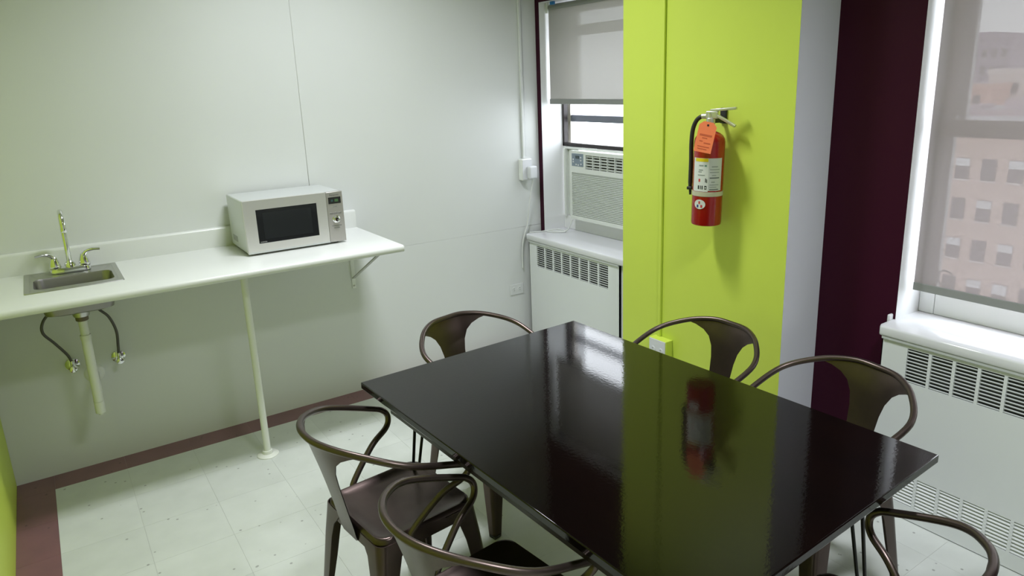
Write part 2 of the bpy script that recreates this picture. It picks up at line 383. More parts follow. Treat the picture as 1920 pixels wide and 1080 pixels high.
# ------------------------------------------------------------------ radiators
def radiator(label, xf, y0, y1, slabx, sy0, sy1, gz, gy0, pitch, ncell, lower=None, end=None):
    t = thing('radiator_cover', label, 'radiator', (W-.05, (y0+y1)/2, 0), 'radiator covers under the windows')
    bar = .011
    def cells(mb, z0, z1):
        mb.box(xf, xf+.012, y0, gy0, z0, z1)
        for i in range(1, ncell): mb.box(xf, xf+.012, gy0-pitch*i+bar/2, gy0-pitch*i-bar/2, z0, z1)
        mb.box(xf, xf+.012, gy0-pitch*ncell, y1, z0, z1)
    m = MB()
    if lower:
        m.box(xf, xf+.012, y0, y1, .004, lower[0]); cells(m, *lower); m.box(xf, xf+.012, y0, y1, lower[1], gz[0])
    else: m.box(xf, xf+.012, y0, y1, .012, gz[0])
    cells(m, *gz); m.box(xf, xf+.012, y0, y1, gz[1], .752)
    m.box(xf, W-.002, y0, y0-.004, .012, .752); m.box(xf, W-.002, y1+.004, y1, .012, .752)
    m.build('cover_body', M_rad, t)
    MB().box(xf+.03, xf+.034, y0-.006, y1+.006, .02, .75).build('back_plate', M_dark, t)
    def louv(z0, z1, n, deep, up, lm):
        me = None
        for i in range(ncell):
            ya = gy0-pitch*i-(bar/2 if i else 0); yb = gy0-pitch*(i+1)+(bar/2 if i < ncell-1 else 0)
            s = MB(); h = (z1-z0)/n
            for k in range(n):
                zc = z0+h*(k+.5)
                s.add([(xf+.001,ya,zc-h*.14),(xf+.001,yb,zc-h*.14),(xf+.001+deep,yb,zc+h*up),(xf+.001+deep,ya,zc+h*up),
                       (xf+.002,ya,zc-h*.36),(xf+.002,yb,zc-h*.36),(xf+.002+deep,yb,zc+h*(up-.2)),(xf+.002+deep,ya,zc+h*(up-.2))],
                      [(0,1,2,3),(7,6,5,4),(4,5,1,0),(3,2,6,7)])
            s.build('louvre', lm, t)
    louv(gz[0], gz[1], 10, .004, .0, M_slat)
    if lower: louv(lower[0], lower[1], 9, .007, .40, M_rad)
    pr = [(W-.0005, .754), (slabx+.006, .754), (slabx+.002, .7565), (slabx, .762), (slabx, .787), (slabx+.0025, .7925), (slabx+.008, .795), (W-.0005, .795)]
    ring = lambda yy, k: [(px if px > W-.01 else px+k, yy, pz) for px, pz in pr]
    MB().rings([ring(sy0-.000, .012), ring(sy0-.004, .004), ring(sy0-.012, 0), ring(sy1+.012, 0), ring(sy1+.004, .004), ring(sy1, .012)]).build('top_slab', M_slab, t, smooth=50)
    MB().box(slabx+.004, W-.001, y0-.001, y1+.001, .744, .754).build('top_gasket', M_slat, t)
    MB().box(xf+.02, W-.004, y0-.01, y1+.01, 0, .014).build('plinth', M_rad, t)
    if end:
        MB().box(xf+.012, W-.002, end[0], end[1], .005, .75).build('end_panel', M_rad, t, bevel=.002)
    return t
radiator('white radiator cover below the air conditioner, left of the lime column', 2.937, -.050, -.953, 2.924, -.030, -1.112, (.588, .727), -.137, .0897, 8, end=(-.958, -1.112))
radiator('white radiator cover below the sheer blind at the right edge', 2.975, -2.480, -3.580, 2.962, -2.466, -3.592, (.588, .727), -2.583, .0868, 11, lower=(.066, .196))

# ------------------------------------------------------------------ ceiling light (above the picture)
def ceiling_light(lx, ly, label):
    t = thing('ceiling_light', label, 'ceiling light', (lx, ly, CEIL), 'fluorescent fixtures on the ceiling')
    MB().box(lx-.36, lx+.36, ly-.20, ly+.20, CEIL-.05, CEIL-.0005).build('housing', M_whitepaint, t, bevel=.004)
    MB().box(lx-.34, lx+.34, ly-.18, ly+.18, CEIL-.062, CEIL-.05).build('diffuser', M_diffuser, t, bevel=.004)
    l = bpy.data.lights.new('fluorescent_tubes', 'AREA'); l.shape = 'RECTANGLE'; l.size = .60; l.size_y = .30; l.energy = LAMP; l.color = LAMP_COL
    l.spread = math.radians(130)
    o = bpy.data.objects.new('fluorescent_tubes', l); COL.objects.link(o); o.parent = t; o.location = (0, 0, -.066)
ceiling_light(1.58, -1.18, 'white fluorescent ceiling fixture nearer the counter wall, above the picture')
ceiling_light(1.58, -3.70, 'white fluorescent ceiling fixture over the near end of the table, above the picture')

# ================================================================== COUNTER
HC, TC, DC, LC = 1.001, .034, .656, 1.767
HX0, HX1, HY0, HY1 = .232, .532, -.388, -.178      # sink cut-out
def counter():
    t = thing('counter', 'long white laminate counter with backsplash fixed along the back wall', 'counter', (.9, -.3, 0))
    m = MB()
    def strip(x0, x1):
        prof = [(-DC+.012, HC-TC), (-DC+.004, HC-TC+.003), (-DC, HC-TC+.010), (-DC, HC-.012), (-DC+.004, HC-.004), (-DC+.013, HC)]
        prof += [(HY0, HC), (HY0, HC-TC)]
        m.rings([[(xx, a, b) for a, b in prof] for xx in (x0, x1)])
    strip(.002, LC)
    m.box(.002, HX0, HY0, -.0005, HC-TC, HC).box(HX1, LC, HY0, -.0005, HC-TC, HC).box(HX0, HX1, HY1, -.0005, HC-TC, HC)
    m.build('worktop', M_counter, t, smooth=40)
    b = MB(); p = [(-.0005, HC), (-.024, HC), (-.024, HC+.088), (-.021, HC+.096), (-.014, HC+.1), (-.0005, HC+.1)]
    b.rings([[(xx, a, z) for a, z in p] for xx in (.002, LC)])
    b.build('backsplash', M_counter, t, smooth=40)
    lx, ly = 1.037, -.445
    l = MB().lathe([(.0165, .004), (.0165, HC-TC-.001)], (lx, ly, 0), n=16).build('support_leg', M_pipe, t, smooth=40)
    MB().lathe([(.052, 0), (.052, .004), (.047, .008), (.026, .011), (.024, .026), (.0166, .027)], (lx, ly, 0), n=28).build('floor_flange', M_pipe, l, smooth=40)
    MB().lathe([(.024, HC-TC-.03), (.045, HC-TC-.008), (.045, HC-TC-.0005)], (lx, ly, 0), n=24).build('top_flange', M_pipe, l, smooth=40)
    bx = 1.726
    br = MB().box(bx-.011, bx+.011, -.0005, -.004, .64, HC-TC-.001).build('wall_bracket', M_whitepaint, t, bevel=.0015)
    MB().box(bx-.011, bx+.011, -.003, -.52, HC-TC-.005, HC-TC-.001).build('bracket_arm', M_whitepaint, br)
    MB().obox((bx, -.252, .831), (1,0,0), Vector((0,-.495,.258)).normalized(), Vector((0,.258,.495)).normalized(), .009, .278, .003).build('brace', mat('bracket_grey', (.46, .47, .44), .4), br)
    MB().lathe([(.001,0),(.006,.001),(.006,.003),(.001,.005)], (bx, -.004, .655), (0,-1,0), 10).build('screw', M_alu, br)
counter()

def rrect(cx, cy, hx, hy, r, z, n=5):
    P = []
    for sx, sy, a0 in ((1,1,0),(-1,1,90),(-1,-1,180),(1,-1,270)):
        for k in range(n+1):
            a = math.radians(a0+90*k/n); P.append((cx+sx*(hx-r)+r*math.cos(a), cy+sy*(hy-r)+r*math.sin(a), z))
    return P
def sink():
    t = thing('bar_sink', 'small stainless steel sink set into the white counter', 'sink', (.381, -.242, HC))
    cx, cy = .381, -.2425; bx, by = (HX0+HX1)/2, (HY0+HY1)/2
    z = HC+.0004
    R = [rrect(cx, cy, .179, .199, .008, z), rrect(cx, cy, .178, .198, .008, z+.003), rrect(cx, cy, .160, .180, .01, z+.0035), rrect(cx, cy, .157, .177, .01, z+.0015),
         rrect(bx, by, .147, .103, .035, z+.0012)]
    MB().rings(R, cap0=False, cap1=False).build('rim', M_steel, t, smooth=30)
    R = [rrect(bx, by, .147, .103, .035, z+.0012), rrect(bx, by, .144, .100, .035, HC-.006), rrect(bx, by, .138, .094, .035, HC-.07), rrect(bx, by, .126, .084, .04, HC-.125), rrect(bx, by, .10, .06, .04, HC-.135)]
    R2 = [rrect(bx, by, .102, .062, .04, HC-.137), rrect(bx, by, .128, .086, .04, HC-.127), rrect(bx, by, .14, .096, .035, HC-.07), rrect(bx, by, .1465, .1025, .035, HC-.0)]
    MB().rings(R, cap0=False).rings(R2[::1], cap1=False).build('bowl', mat('bowl_steel_shaded', (.30, .29, .28), .38, 1), t, smooth=40)  # same steel as the rim, darkened to paint in the bowl's shadow
    MB().lathe([(.036, -.1345), (.036, -.1325), (.028, -.1335), (.002, -.1338)], (bx, by, HC), n=20).build('strainer', M_chrome, t, smooth=40)
    MB().lathe([(.030, -.165), (.034, -.15), (.036, -.138)], (bx, by, HC), n=20).build('drain_body', M_steel, t, smooth=40)
sink()
def faucet():
    fx, fy, z0 = .381, -.105, HC+.0042
    t = thing('faucet', 'chrome gooseneck faucet with two lever handles behind the sink', 'faucet', (fx, fy, z0))
    R = [rrect(fx, fy, .078, .026, .025, z0), rrect(fx, fy, .078, .026, .025, z0+.010), rrect(fx, fy, .072, .021, .02, z0+.022), rrect(fx, fy, .06, .012, .012, z0+.025)]
    MB().rings(R).build('base_plate', M_chrome, t, smooth=40)
    path = [(fx, fy, z0+.02), (fx, fy, z0+.06), (fx, fy, z0+.12), (fx, fy+.002, z0+.19), (fx, fy-.005, z0+.235), (fx, fy-.03, z0+.268), (fx, fy-.065, z0+.280), (fx, fy-.098, z0+.268), (fx, fy-.118, z0+.238), (fx, fy-.122, z0+.205)]
    s = MB().tube(catmull(path, 6), .0108, 14).build('spout', M_chrome, t, smooth=60)
    MB().lathe([(.024, .020), (.021, .035), (.013, .048), (.0095, .052)], (fx, fy, z0), n=20).build('spout_collar', M_chrome, s, smooth=40)
    MB().lathe([(.0115, .197), (.0128, .2), (.0128, .214), (.009, .215)], (fx, fy-.122, z0), n=16).build('aerator', M_chrome, s, smooth=40)
    for sg in (-1, 1):
        hx = fx+sg*.056
        h = MB().lathe([(.022, .018), (.0235, .026), (.021, .042), (.0155, .060), (.011, .072), (.004, .078)], (hx, fy, z0), n=20).build('handle', M_chrome, t, smooth=50)
        p = catmull([(hx, fy-.002, z0+.062), (hx+sg*.012, fy-.006, z0+.080), (hx+sg*.035, fy-.012, z0+.089), (hx+sg*.068, fy-.018, z0+.088)], 5)
        r = [.010-.0045*i/(len(p)-1) for i in range(len(p))]
        MB().tube(p, r, 10).build('lever', M_chrome, h, smooth=60)
faucet()
def drain():
    bx, by = (HX0+HX1)/2, (HY0+HY1)/2
    t = thing('drain_pipe', 'white painted drain pipe hanging below the sink', 'pipe', (bx, by, .37))
    MB().lathe([(.0175, .74), (.0175, .835)], (bx, by, 0), n=18).build('tailpiece', M_pipe, t, smooth=40)
    MB().lathe([(.022, .815), (.025, .818), (.025, .834), (.02, .836)], (bx, by, 0), n=18).build('slip_nut', mat('rusty_nut', (.16, .13, .09), .5, .5), t, smooth=30)
    MB().lathe([(.0215, .728), (.0215, .748)], (bx, by, 0), n=18).build('slip_nut', M_pipe, t, smooth=30)
    p = [(bx, by, .74), (bx, by, .60), (bx, by, .47), (bx, by+.003, .43), (bx, by+.03, .392), (bx, by+.065, .385), (bx, by+.10, .40), (bx+.004, by+.12, .435), (bx+.006, by+.15, .462), (bx+.008, by+.20, .468), (bx+.01, -.004, .468)]
    tr = MB().tube(catmull(p, 6), .0195, 16).build('trap', M_pipe, t, smooth=60)
    MB().lathe([(.0205, -.002), (.0205, .05), (.0195, .052)], (bx, by, .375), n=16).build('trap_end', M_pipe, tr, smooth=40)
    MB().lathe([(.001, -.012), (.010, -.012), (.010, -.002), (.001, -.0018)], (bx, by, .375), n=12).build('cleanout_plug', M_pipe, tr, smooth=40)
    MB().lathe([(.021, .012), (.036, .008), (.044, .001), (.044, .0005)], (bx+.01, 0, .468), (0,-1,0), 24).build('wall_flange', M_pipe, t, smooth=40)
drain()
def supply(label, vx, vz, pts):
    t = thing('supply_line', label, 'water line', (vx, -.03, vz), 'water supply lines below the sink')
    MB().tube(catmull(pts, 8), .0062, 10).build('hose', M_braid, t, smooth=60)
    MB().lathe([(.030, .0005), (.030, .003), (.016, .011), (.009, .012)], (vx, 0, vz), (0,-1,0), 22).build('wall_flange', M_chrome, t, smooth=40)
    v = MB().lathe([(.008, .004), (.008, .04), (.011, .042), (.011, .064), (.006, .066)], (vx, 0, vz), (0,-1,0), 14).build('valve', M_chrome, t, smooth=40)
    MB().lathe([(.009, .0), (.009, .014), (.0075, .03)], (vx, -.053, vz+.004), (0,0,1), 12).build('outlet_nut', M_chrome, v, smooth=40)
    MB().lathe([(.005, .064), (.005, .076), (.015, .078), (.016, .087), (.013, .089)], (vx, 0, vz), (0,-1,0), 14).build('valve_handle', M_chrome, v, smooth=40)
supply('dark braided water hose and chrome valve left of the drain pipe', .312, .535, [(.312,-.053,.560),(.300,-.06,.605),(.262,-.09,.680),(.228,-.12,.745),(.238,-.13,.800),(.285,-.12,.850),(.322,-.105,.89),(.325,-.105,.94)])
supply('dark braided water hose and chrome valve right of the drain pipe', .503, .528, [(.503,-.053,.553),(.507,-.06,.60),(.510,-.08,.68),(.490,-.10,.76),(.455,-.11,.81),(.437,-.107,.86),(.437,-.105,.94)])

def microwave():
    x0, x1, yf, yb, z0, z1 = 1.092, 1.577, -.372, -.035, HC+.010, HC+.266
    t = thing('microwave', 'silver countertop microwave with dark door glass on the counter', 'microwave', ((x0+x1)/2, (yf+yb)/2, HC))
    MB().box(x0, x1, yf+.028, yb, z0, z1).build('case', M_silver, t, bevel=.006)
    xs = 1.492
    d = MB(); wx0, wx1, wz0, wz1 = 1.146, 1.440, 1.057, 1.221
    d.box(x0, wx0, yf, yf+.026, z0, z1).box(wx1, xs-.001, yf, yf+.026, z0, z1).box(wx0, wx1, yf, yf+.026, z0, wz0).box(wx0, wx1, yf, yf+.026, wz1, z1)
    dd = d.build('door', M_steelmw, t, bevel=.0)
    g = MB().box(wx0, wx1, yf+.0015, yf+.024, wz0, wz1).build('door_glass', M_mwglass, dd)
    MB().box(wx0+.03, wx1-.03, yf+.0011, yf+.0016, wz0+.018, wz1-.018).build('mesh_screen', mat('mesh_screen', (.017,.019,.020), .1), dd)
    MB().box(x0, xs-.001, yf-.0006, yf, z0, z0+.009).build('door_trim', M_silver, dd)
    p = MB().box(xs+.001, x1, yf+.001, yf+.027, z0, z1).build('control_panel', M_steelpanel, t, bevel=.002)
    MB().box(1.502, 1.566, yf-.0004, yf+.002, 1.207, 1.240).build('display', M_black, p)
    MB().box(1.534, 1.552, yf-.0008, yf, 1.216, 1.230).build('display_digits', M_green, p)
    MB().box(1.515, 1.526, yf-.0008, yf, 1.217, 1.229).build('display_digits', mat('vfd_teal', (.03, .07, .07), .4), p)
    MB().lathe([(.0185, 0), (.0185, .003), (.0155, .005), (.0145, .020), (.011, .022), (.010, .0185), (.001, .018)], (1.533, yf+.001, 1.128), (0,-1,0), 24).build('knob', M_chrome, p, smooth=40)
    for zz, ww_ in ((1.193, .022), (1.158, .052), (1.094, .05), (1.083, .03)):
        MB().box(1.534-ww_/2, 1.534+ww_/2, yf+.0004, yf+.0012, zz-.003, zz+.003).build('button_marking', mat('grey_marking', (.24,.24,.23), .5), p)
    for bx in (1.512, 1.534, 1.556):
        MB().box(bx-.008, bx+.008, yf-.0005, yf+.0012, 1.153, 1.163).build('button', mat('button_grey', (.30,.29,.28), .4, .6), p, bevel=.001)
    rot = Matrix.Rotation(math.pi/2, 4, 'X')
    text_mesh('brand_lettering', 'Panasonic', .0125, mat('grey_ink', (.12,.12,.12), .5), p, Matrix.Translation((1.534, yf+.0006, 1.251)) @ rot)
    text_mesh('door_lettering', 'INVERTER', .007, mat('silver_ink', (.5,.5,.5), .4), dd, Matrix.Translation((1.168, yf+.001, wz0+.006)) @ rot)
    for fx in (x0+.04, x1-.04):
        for fy in (yf+.05, yb-.04):
            MB().lathe([(.014, .0003), (.014, .011)], (fx, fy, HC), n=12).build('foot', M_black, t, smooth=30)
    for k in range(8):
        MB().box(x0-.0004, x0+.001, yb-.05-k*.012, yb-.056-k*.012, z0+.03, z0+.06).build('vent_slot', mat('slot_grey', (.3,.31,.3), .5), t)
microwave()

# ------------------------------------------------------------------ wall electrics
def wall_electrics():
    cx = 2.945
    t = thing('surface_outlet_box', 'white surface outlet box on the back wall with conduit rising from it', 'outlet box', (cx, -.02, 1.22))
    MB().box(2.905, 2.985, -.0005, -.045, 1.152, 1.292).build('box', M_whitepaint, t, bevel=.006)
    MB().box(cx-.010, cx+.010, -.0005, -.017, 1.292, CEIL-.002).build('conduit', M_white, t, bevel=.004)
    MB().box(2.909, 2.981, -.045, -.0475, 1.158, 1.286).build('cover_plate', M_outlet, t, bevel=.001)
    q = thing('power_plug', 'bulky white air conditioner plug in the box beside the maroon strip', 'plug', (2.965, -.07, 1.20))
    MB().box(2.938, 2.998, -.0478, -.088, 1.162, 1.245).build('plug_body', M_outlet, q, bevel=.010, seg=3)
    p = [(2.968,-.07,1.165),(2.968,-.068,1.13),(2.962,-.05,1.05),(2.955,-.035,.95),(2.948,-.024,.86),(2.93,-.018,.80),(2.912,-.016,.74),(2.905,-.014,.66),(2.906,-.012,.56)]
    MB().tube(catmull(p, 6), .0042, 8).build('cord', M_cord, q, smooth=60)
    a = MB().tube(catmull([(3.165,-.235,.888),(3.15,-.20,.815),(3.125,-.15,.8008),(3.10,-.10,.8002),(3.065,-.085,.8002),(3.075,-.13,.8002),(3.13,-.185,.8002),(3.155,-.165,.8030),(3.12,-.11,.8090),(3.03,-.065,.8002),(2.985,-.050,.8002),(2.95,-.040,.8002)], 6), .0042, 8).build('cord_loop', M_cord, None, smooth=60)
    tag(a, 'loose loop of white cord on the sill below the air conditioner', 'cord')
    o = thing('wall_outlet', 'white painted outlet plate low on the back wall beside the radiator', 'outlet', (2.855, -.004, .42))
    MB().box(2.80, 2.91, -.0003, -.006, .380, .452).build('plate', M_white, o, bevel=.002)
    for xx in (2.832, 2.878):
        r = MB().lathe([(.016, .005), (.016, .008), (.001, .0082)], (xx, 0, .416), (0,-1,0), 16).build('receptacle', M_white, o, smooth=30)
        for dz in (-.006, .006): MB().box(xx-.004, xx+.004, -.0080, -.0085, .416+dz-.0012, .416+dz+.0012).build('slot', M_slot, r)
    b = thing('column_outlet_box', 'lime painted outlet box with white plate low on the column', 'outlet box', (XC, -1.431, .42))
    MB().box(XC-.0005, XC-.048, -1.372, -1.490, .36, .484).build('box', M_lime, b, bevel=.003)
    pl = MB().box(XC-.048, XC-.052, -1.375, -1.487, .363, .481).build('cover_plate', M_outlet, b, bevel=.0015)
    for yy in (-1.403, -1.458):
        r = MB().lathe([(.017, .0), (.017, .003), (.001, .0032)], (XC-.052, yy, .425), (-1,0,0), 16).build('receptacle', M_outlet, b, smooth=30)
        for dz in (-.006, .006): MB().box(XC-.055, XC-.0557, yy-.004, yy+.004, .425+dz-.0015, .425+dz+.0015).build('slot', M_slot, r)
    MB().box(XC-.0005, XC-.013, -1.392, -1.412, .484, CEIL-.002).build('raceway', M_lime, b, bevel=.002)
wall_electrics()

# ------------------------------------------------------------------ air conditioner
def air_conditioner():
    xf, y0, y1, z0, z1 = W+.100, -.205, -.80, .890, 1.338
    t = thing('air_conditioner', 'white window air conditioner with louvred front above the left radiator', 'air conditioner', (W+.2, (y0+y1)/2, z0))
    MB().box(xf+.03, W+.62, y0-.008, y1+.008, z0+.006, z1-.006).build('cabinet', M_acwhite, t, bevel=.004)
    MB().box(xf+.024, xf+.031, y0-.01, y1+.01, z0+.01, z1-.01).build('inner_plate', M_acdark, t)
    py0, py1, pz0, pz1 = -.226, -.345, 1.240, 1.322       # control panel
    vy0, vy1, vz0, vz1 = -.362, -.782, 1.228, 1.316       # vent
    ly0, ly1, lz0, lz1 = -.222, -.785, .914, 1.198        # louvre panel
    f = MB(); X = (xf, xf+.026)
    f.box(*X, y0, y1, z0, lz0).box(*X, y0, ly0, lz0, lz1).box(*X, ly1, y1, lz0, lz1).box(*X, y0, y1, lz1, vz0).box(*X, y0, vy0, vz0, vz1).box(*X, vy1, y1, vz0, vz1).box(*X, y0, y1, vz1, z1)
    f.build('front_bezel', M_acwhite, t)
    MB().box(xf-.002, xf+.002, py0, py1, pz0, pz1).build('control_panel', M_acpanel, t, bevel=.002)
    cp = t.children[-1]
    MB().box(xf-.0035, xf-.0018, -.268, -.305, 1.290, 1.308).build('display', M_lcd, cp)
    for yy, zz in ((-.322, 1.298), (-.322, 1.280), (-.245, 1.268), (-.245, 1.283), (-.275, 1.252), (-.297, 1.250), (-.325, 1.256)):
        MB().box(xf-.0045, xf-.0018, yy-.006, yy+.006, zz-.005, zz+.005).build('button', M_outlet, cp, bevel=.001)
    v = MB()
    for k in range(5): zc = vz0+(vz1-vz0)*(k+.5)/5; v.box(xf+.006, xf+.016, vy0, vy1, zc-.0035, zc+.0035)
    n = 6
    for k in range(n+1): yc = vy0+(vy1-vy0)*k/n; v.box(xf+.002, xf+.018, yc-.0035, yc+.0035, vz0, vz1)
    v.build('vent_grille', M_acgrey, t)
    l = MB(); n = 26; h = (lz1-lz0)/n
    for k in range(n):
        z = lz0+h*k
        l.add([(xf+.008,ly0,z),(xf+.008,ly1,z),(xf+.001,ly1,z+h*.62),(xf+.001,ly0,z+h*.62),(xf+.008,ly1,z+h),(xf+.008,ly0,z+h)], [(0,3,2,1),(3,5,4,2)])
    l.build('louvre_panel', M_acgrey, t)
    s = MB().box(W+.178, W+.196, A1-.012, y0+.004, .888, 1.352).build('side_filler', M_acwhite, t)
    fl = MB()
    for k in range(6): yy = A1-.02-k*.023; fl.box(W+.172, W+.180, yy, yy-.010, .89, 1.33)
    fl.build('pleats', M_acwhite, s)
    MB().box(W+.178, W+.196, y1-.004, B1, .888, 1.352).build('side_filler', M_acwhite, t)
    MB().box(W+.155, W+.176, A1-.030, B1+.01, 1.338, 1.3525).build('top_channel', M_acwhite, t, bevel=.002)
    MB().box(W+.150, W+.172, A1-.030, A1-.048, .89, 1.338).build('side_channel', M_acwhite, t, bevel=.002)
air_conditioner()

# ------------------------------------------------------------------ fire extinguisher
def extinguisher():
    ex, ey = XC-.092, -1.765; zb = 1.138; r = .066
    t = thing('fire_extinguisher', 'red fire extinguisher with orange tag hung on the lime column', 'extinguisher', (ex, ey, zb))
    prof = [(.001, .006), (.05, .004), (.058, .0), (.064, .003), (r, .012), (r, .362), (.0635, .376), (.055, .390), (.040, .401), (.024, .407), (.018, .412), (.018, .446)]
    MB().lathe(prof, (ex, ey, zb), n=36).build('cylinder', M_red, t, smooth=50)
    zt = zb+.440
    hd = MB().lathe([(.019, .0), (.019, .020), (.015, .024), (.015, .042)], (ex, ey, zt), n=18).build('valve', M_alu, t, smooth=40)
    d = Vector((.35, -1, 0)).normalized(); s = Vector((0,0,1)).cross(d)
    c = Vector((ex, ey, zt+.030))
    up = Vector((0,0,1))
    MB().obox(c+d*.006+up*.006, d, s, up, .026, .012, .016).build('valve_head', M_alu, t, bevel=.003)
    a = (d*1+up*.10).normalized(); MB().obox(c+d*.055+up*.030, a, s, a.cross(s)*-1, .056, .011, .0055).build('carry_handle', M_alu, t, bevel=.002)
    a = (d*1-up*.52).normalized(); MB().obox(c+d*.062-up*.014, a, s, a.cross(s)*-1, .054, .010, .0055).build('squeeze_lever', M_alu, t, bevel=.002)
    MB().tube([c+up*.014-s*.02, c+up*.014+s*.02], .0025, 6).build('safety_pin', M_chrome, t)
    h0 = c-d*.02
    p = [h0, h0-d*.022-up*.002, h0-d*.045-up*.02, h0-d*.060-up*.06, h0-d*.064-up*.12, h0-d*.062-up*.20, h0-d*.062-up*.29, h0-d*.060-up*.345]
    P = catmull(p, 6); n = len(P)
    hs = MB().tube(P, [.0095]*(n-6)+[.0085, .008, .007, .006, .0055, .005], 12).build('hose', M_rubber, t, smooth=60)
    MB().tube([h0-d*.0, h0-d*.020-up*.001], .0115, 12).build('hose_fitting', M_alu, hs, smooth=40)
    MB().obox(h0-d*.062-up*.315, d, s, up, .012, .012, .007).build('hose_clip', M_black, hs, bevel=.003)
    MB().box(ex+.02, XC-.0005, ey+.012, ey-.004, zt+.0, zt+.02).build('wall_bracket', M_black, t, bevel=.001)
    MB().box(XC-.012, XC-.0005, ey+.020, ey-.012, zt-.005, zt+.062).build('bracket_plate', M_black, t, bevel=.003)
    def patch(name, a0, a1, z0, z1, rr, m, par):
        a0 += 25; a1 += 25
        q = MB(); n = max(2, int(abs(a1-a0)/6)); R = []
        for z in (z0, z1): R.append([(ex+rr*math.cos(math.radians(a0+(a1-a0)*k/n)), ey+rr*math.sin(math.radians(a0+(a1-a0)*k/n)), z) for k in range(n+1)])
        q.rings(R[::-1], False, False, closed=False)
        return q.build(name, m, par, smooth=60)
    L = patch('label', 133, 197, 1.292, 1.436, r+.0006, M_label, t)
    L2 = patch('label', 197, 251, 1.296, 1.436, r+.0006, M_labelg, t)
    patch('yellow_header', 142, 195, 1.421, 1.435, r+.001, M_yellow, L)
    for z, a0, a1, hgt, m in ((1.404,160,178,.006,M_ink),(1.404,182,190,.007,mat('green_ink',srgb(96,140,124),.6)),(1.385,160,176,.005,M_ink),(1.377,158,172,.004,M_ink),(1.363,156,184,.004,M_ink)):
        patch('text_line', a0, a1, z-hgt/2, z+hgt/2, r+.001, m, L)
    patch('red_icon', 160, 167, 1.334, 1.347, r+.001, M_inkred, L)
    patch('black_icon', 186, 189, 1.333, 1.350, r+.001, M_inkblack, L); patch('black_icon', 190.5, 193, 1.331, 1.347, r+.001, M_inkblack, L)
    for k, (a0, a1) in enumerate(((158,164),(168,171),(174,178),(184,192))):
        patch('class_icon', a0, a1, 1.302, 1.318, r+.001, M_inkblack, L)
    patch('white_dot', 186, 190, 1.306, 1.313, r+.0013, M_label, L)
    for z, a0, a1, hgt, m in ((1.40,208,232,.004,M_ink),(1.388,202,240,.003,M_ink),(1.376,202,238,.003,M_ink),(1.363,210,226,.003,M_ink),(1.352,202,240,.0045,mat('dark_grey_ink',srgb(90,96,94),.6)),(1.334,208,222,.004,M_ink),(1.322,202,238,.003,M_ink),(1.312,202,230,.003,M_ink),(1.302,202,238,.004,mat('dark_grey_ink',srgb(90,96,94),.6))):
        patch('text_line', a0, a1, z-hgt/2, z+hgt/2, r+.001, m, L2)
    q = MB(); R = []
    for rr, z in ((r+.0002, 1.270), (r+.0014, 1.2705), (r+.0014, 1.2895), (r+.0002, 1.290)):
        R.append([(ex+rr*math.cos(2*math.pi*k/36), ey+rr*math.sin(2*math.pi*k/36), z) for k in range(36)])
    q.rings(R, False, False).build('strap', M_strap, t, smooth=40)
    # oval sticker
    def oval(name, ac, zc, ha, hz, rr, m, par):
        q = MB(); n = 24
        P = [(ex+rr*math.cos(math.radians(ac)), ey+rr*math.sin(math.radians(ac)), zc)]
        for k in range(n):
            a = math.radians(ac+ha*math.cos(2*math.pi*k/n)); P.append((ex+rr*math.cos(a), ey+rr*math.sin(a), zc+hz*math.sin(2*math.pi*k/n)))
        q.add(P, [(0, 1+(k+1) % n, 1+k) for k in range(n)]); return q.build(name, m, par, smooth=60)
    S = oval('oval_sticker', 194, 1.236, 22, .021, r+.0024, M_label, t)
    patch('sticker_mark', 158, 165, 1.222, 1.234, r+.003, M_inkblue, S); patch('sticker_mark', 173, 180, 1.222, 1.234, r+.003, M_inkred, S); patch('sticker_mark', 165, 171, 1.238, 1.250, r+.003, M_inkred, S)
    # hanging tag, turned to face the room and swung a little to the left
    to = Vector((ex-.068, ey-.050, zt+.012)); fn = Vector((-.86, -.5, .06)).normalized(); rt = Vector((0,0,1)).cross(fn).normalized(); rt = -rt if rt.y > 0 else rt
    dn = fn.cross(rt); dn = dn if dn.z < 0 else -dn
    ang = math.radians(10); r2 = (rt*math.cos(ang)+dn*math.sin(ang)); d2 = (dn*math.cos(ang)-rt*math.sin(ang))
    g = MB(); hw, hh = .037, .128
    cor = [to-r2*hw*.55, to+r2*hw*.55, to+r2*hw+d2*.016, to+r2*hw+d2*hh, to-r2*hw+d2*hh, to-r2*hw+d2*.016]
    g.add([p+fn*.0004 for p in cor]+[p-fn*.0004 for p in cor], [(0,1,2,3,4,5),(11,10,9,8,7,6)]+[(i,(i+1)%6+0,(i+1)%6+6,i+6) for i in range(6)])
    T = g.build('inspection_tag', M_orange, t)
    T['label'] = 'orange paper inspection tag'
    for (u, v, w_, h_) in ((0,.056,.052,.008),(-.002,.068,.022,.004),(.012,.088,.028,.005),(-.015,.082,.014,.004),(0,.104,.05,.004),(-.004,.114,.04,.004)):
        k = to+r2*u+d2*v+fn*.0008; MB().obox(k, r2, d2, fn, w_/2, h_/2, .0002).build('tag_print', M_orangeink, T)
    MB().obox(to+d2*.014+fn*.0008, r2, d2, fn, .004, .004, .0003).build('eyelet', M_inkblack, T)
    MB().tube([to+d2*.012, to-d2*.006+Vector((.02,.008,0)), Vector((ex-.008, ey-.01, zt+.03))], .0008, 5).build('tag_wire', M_alu, T)
    t.rotation_euler = (math.radians(1.2), 0, 0)
extinguisher()

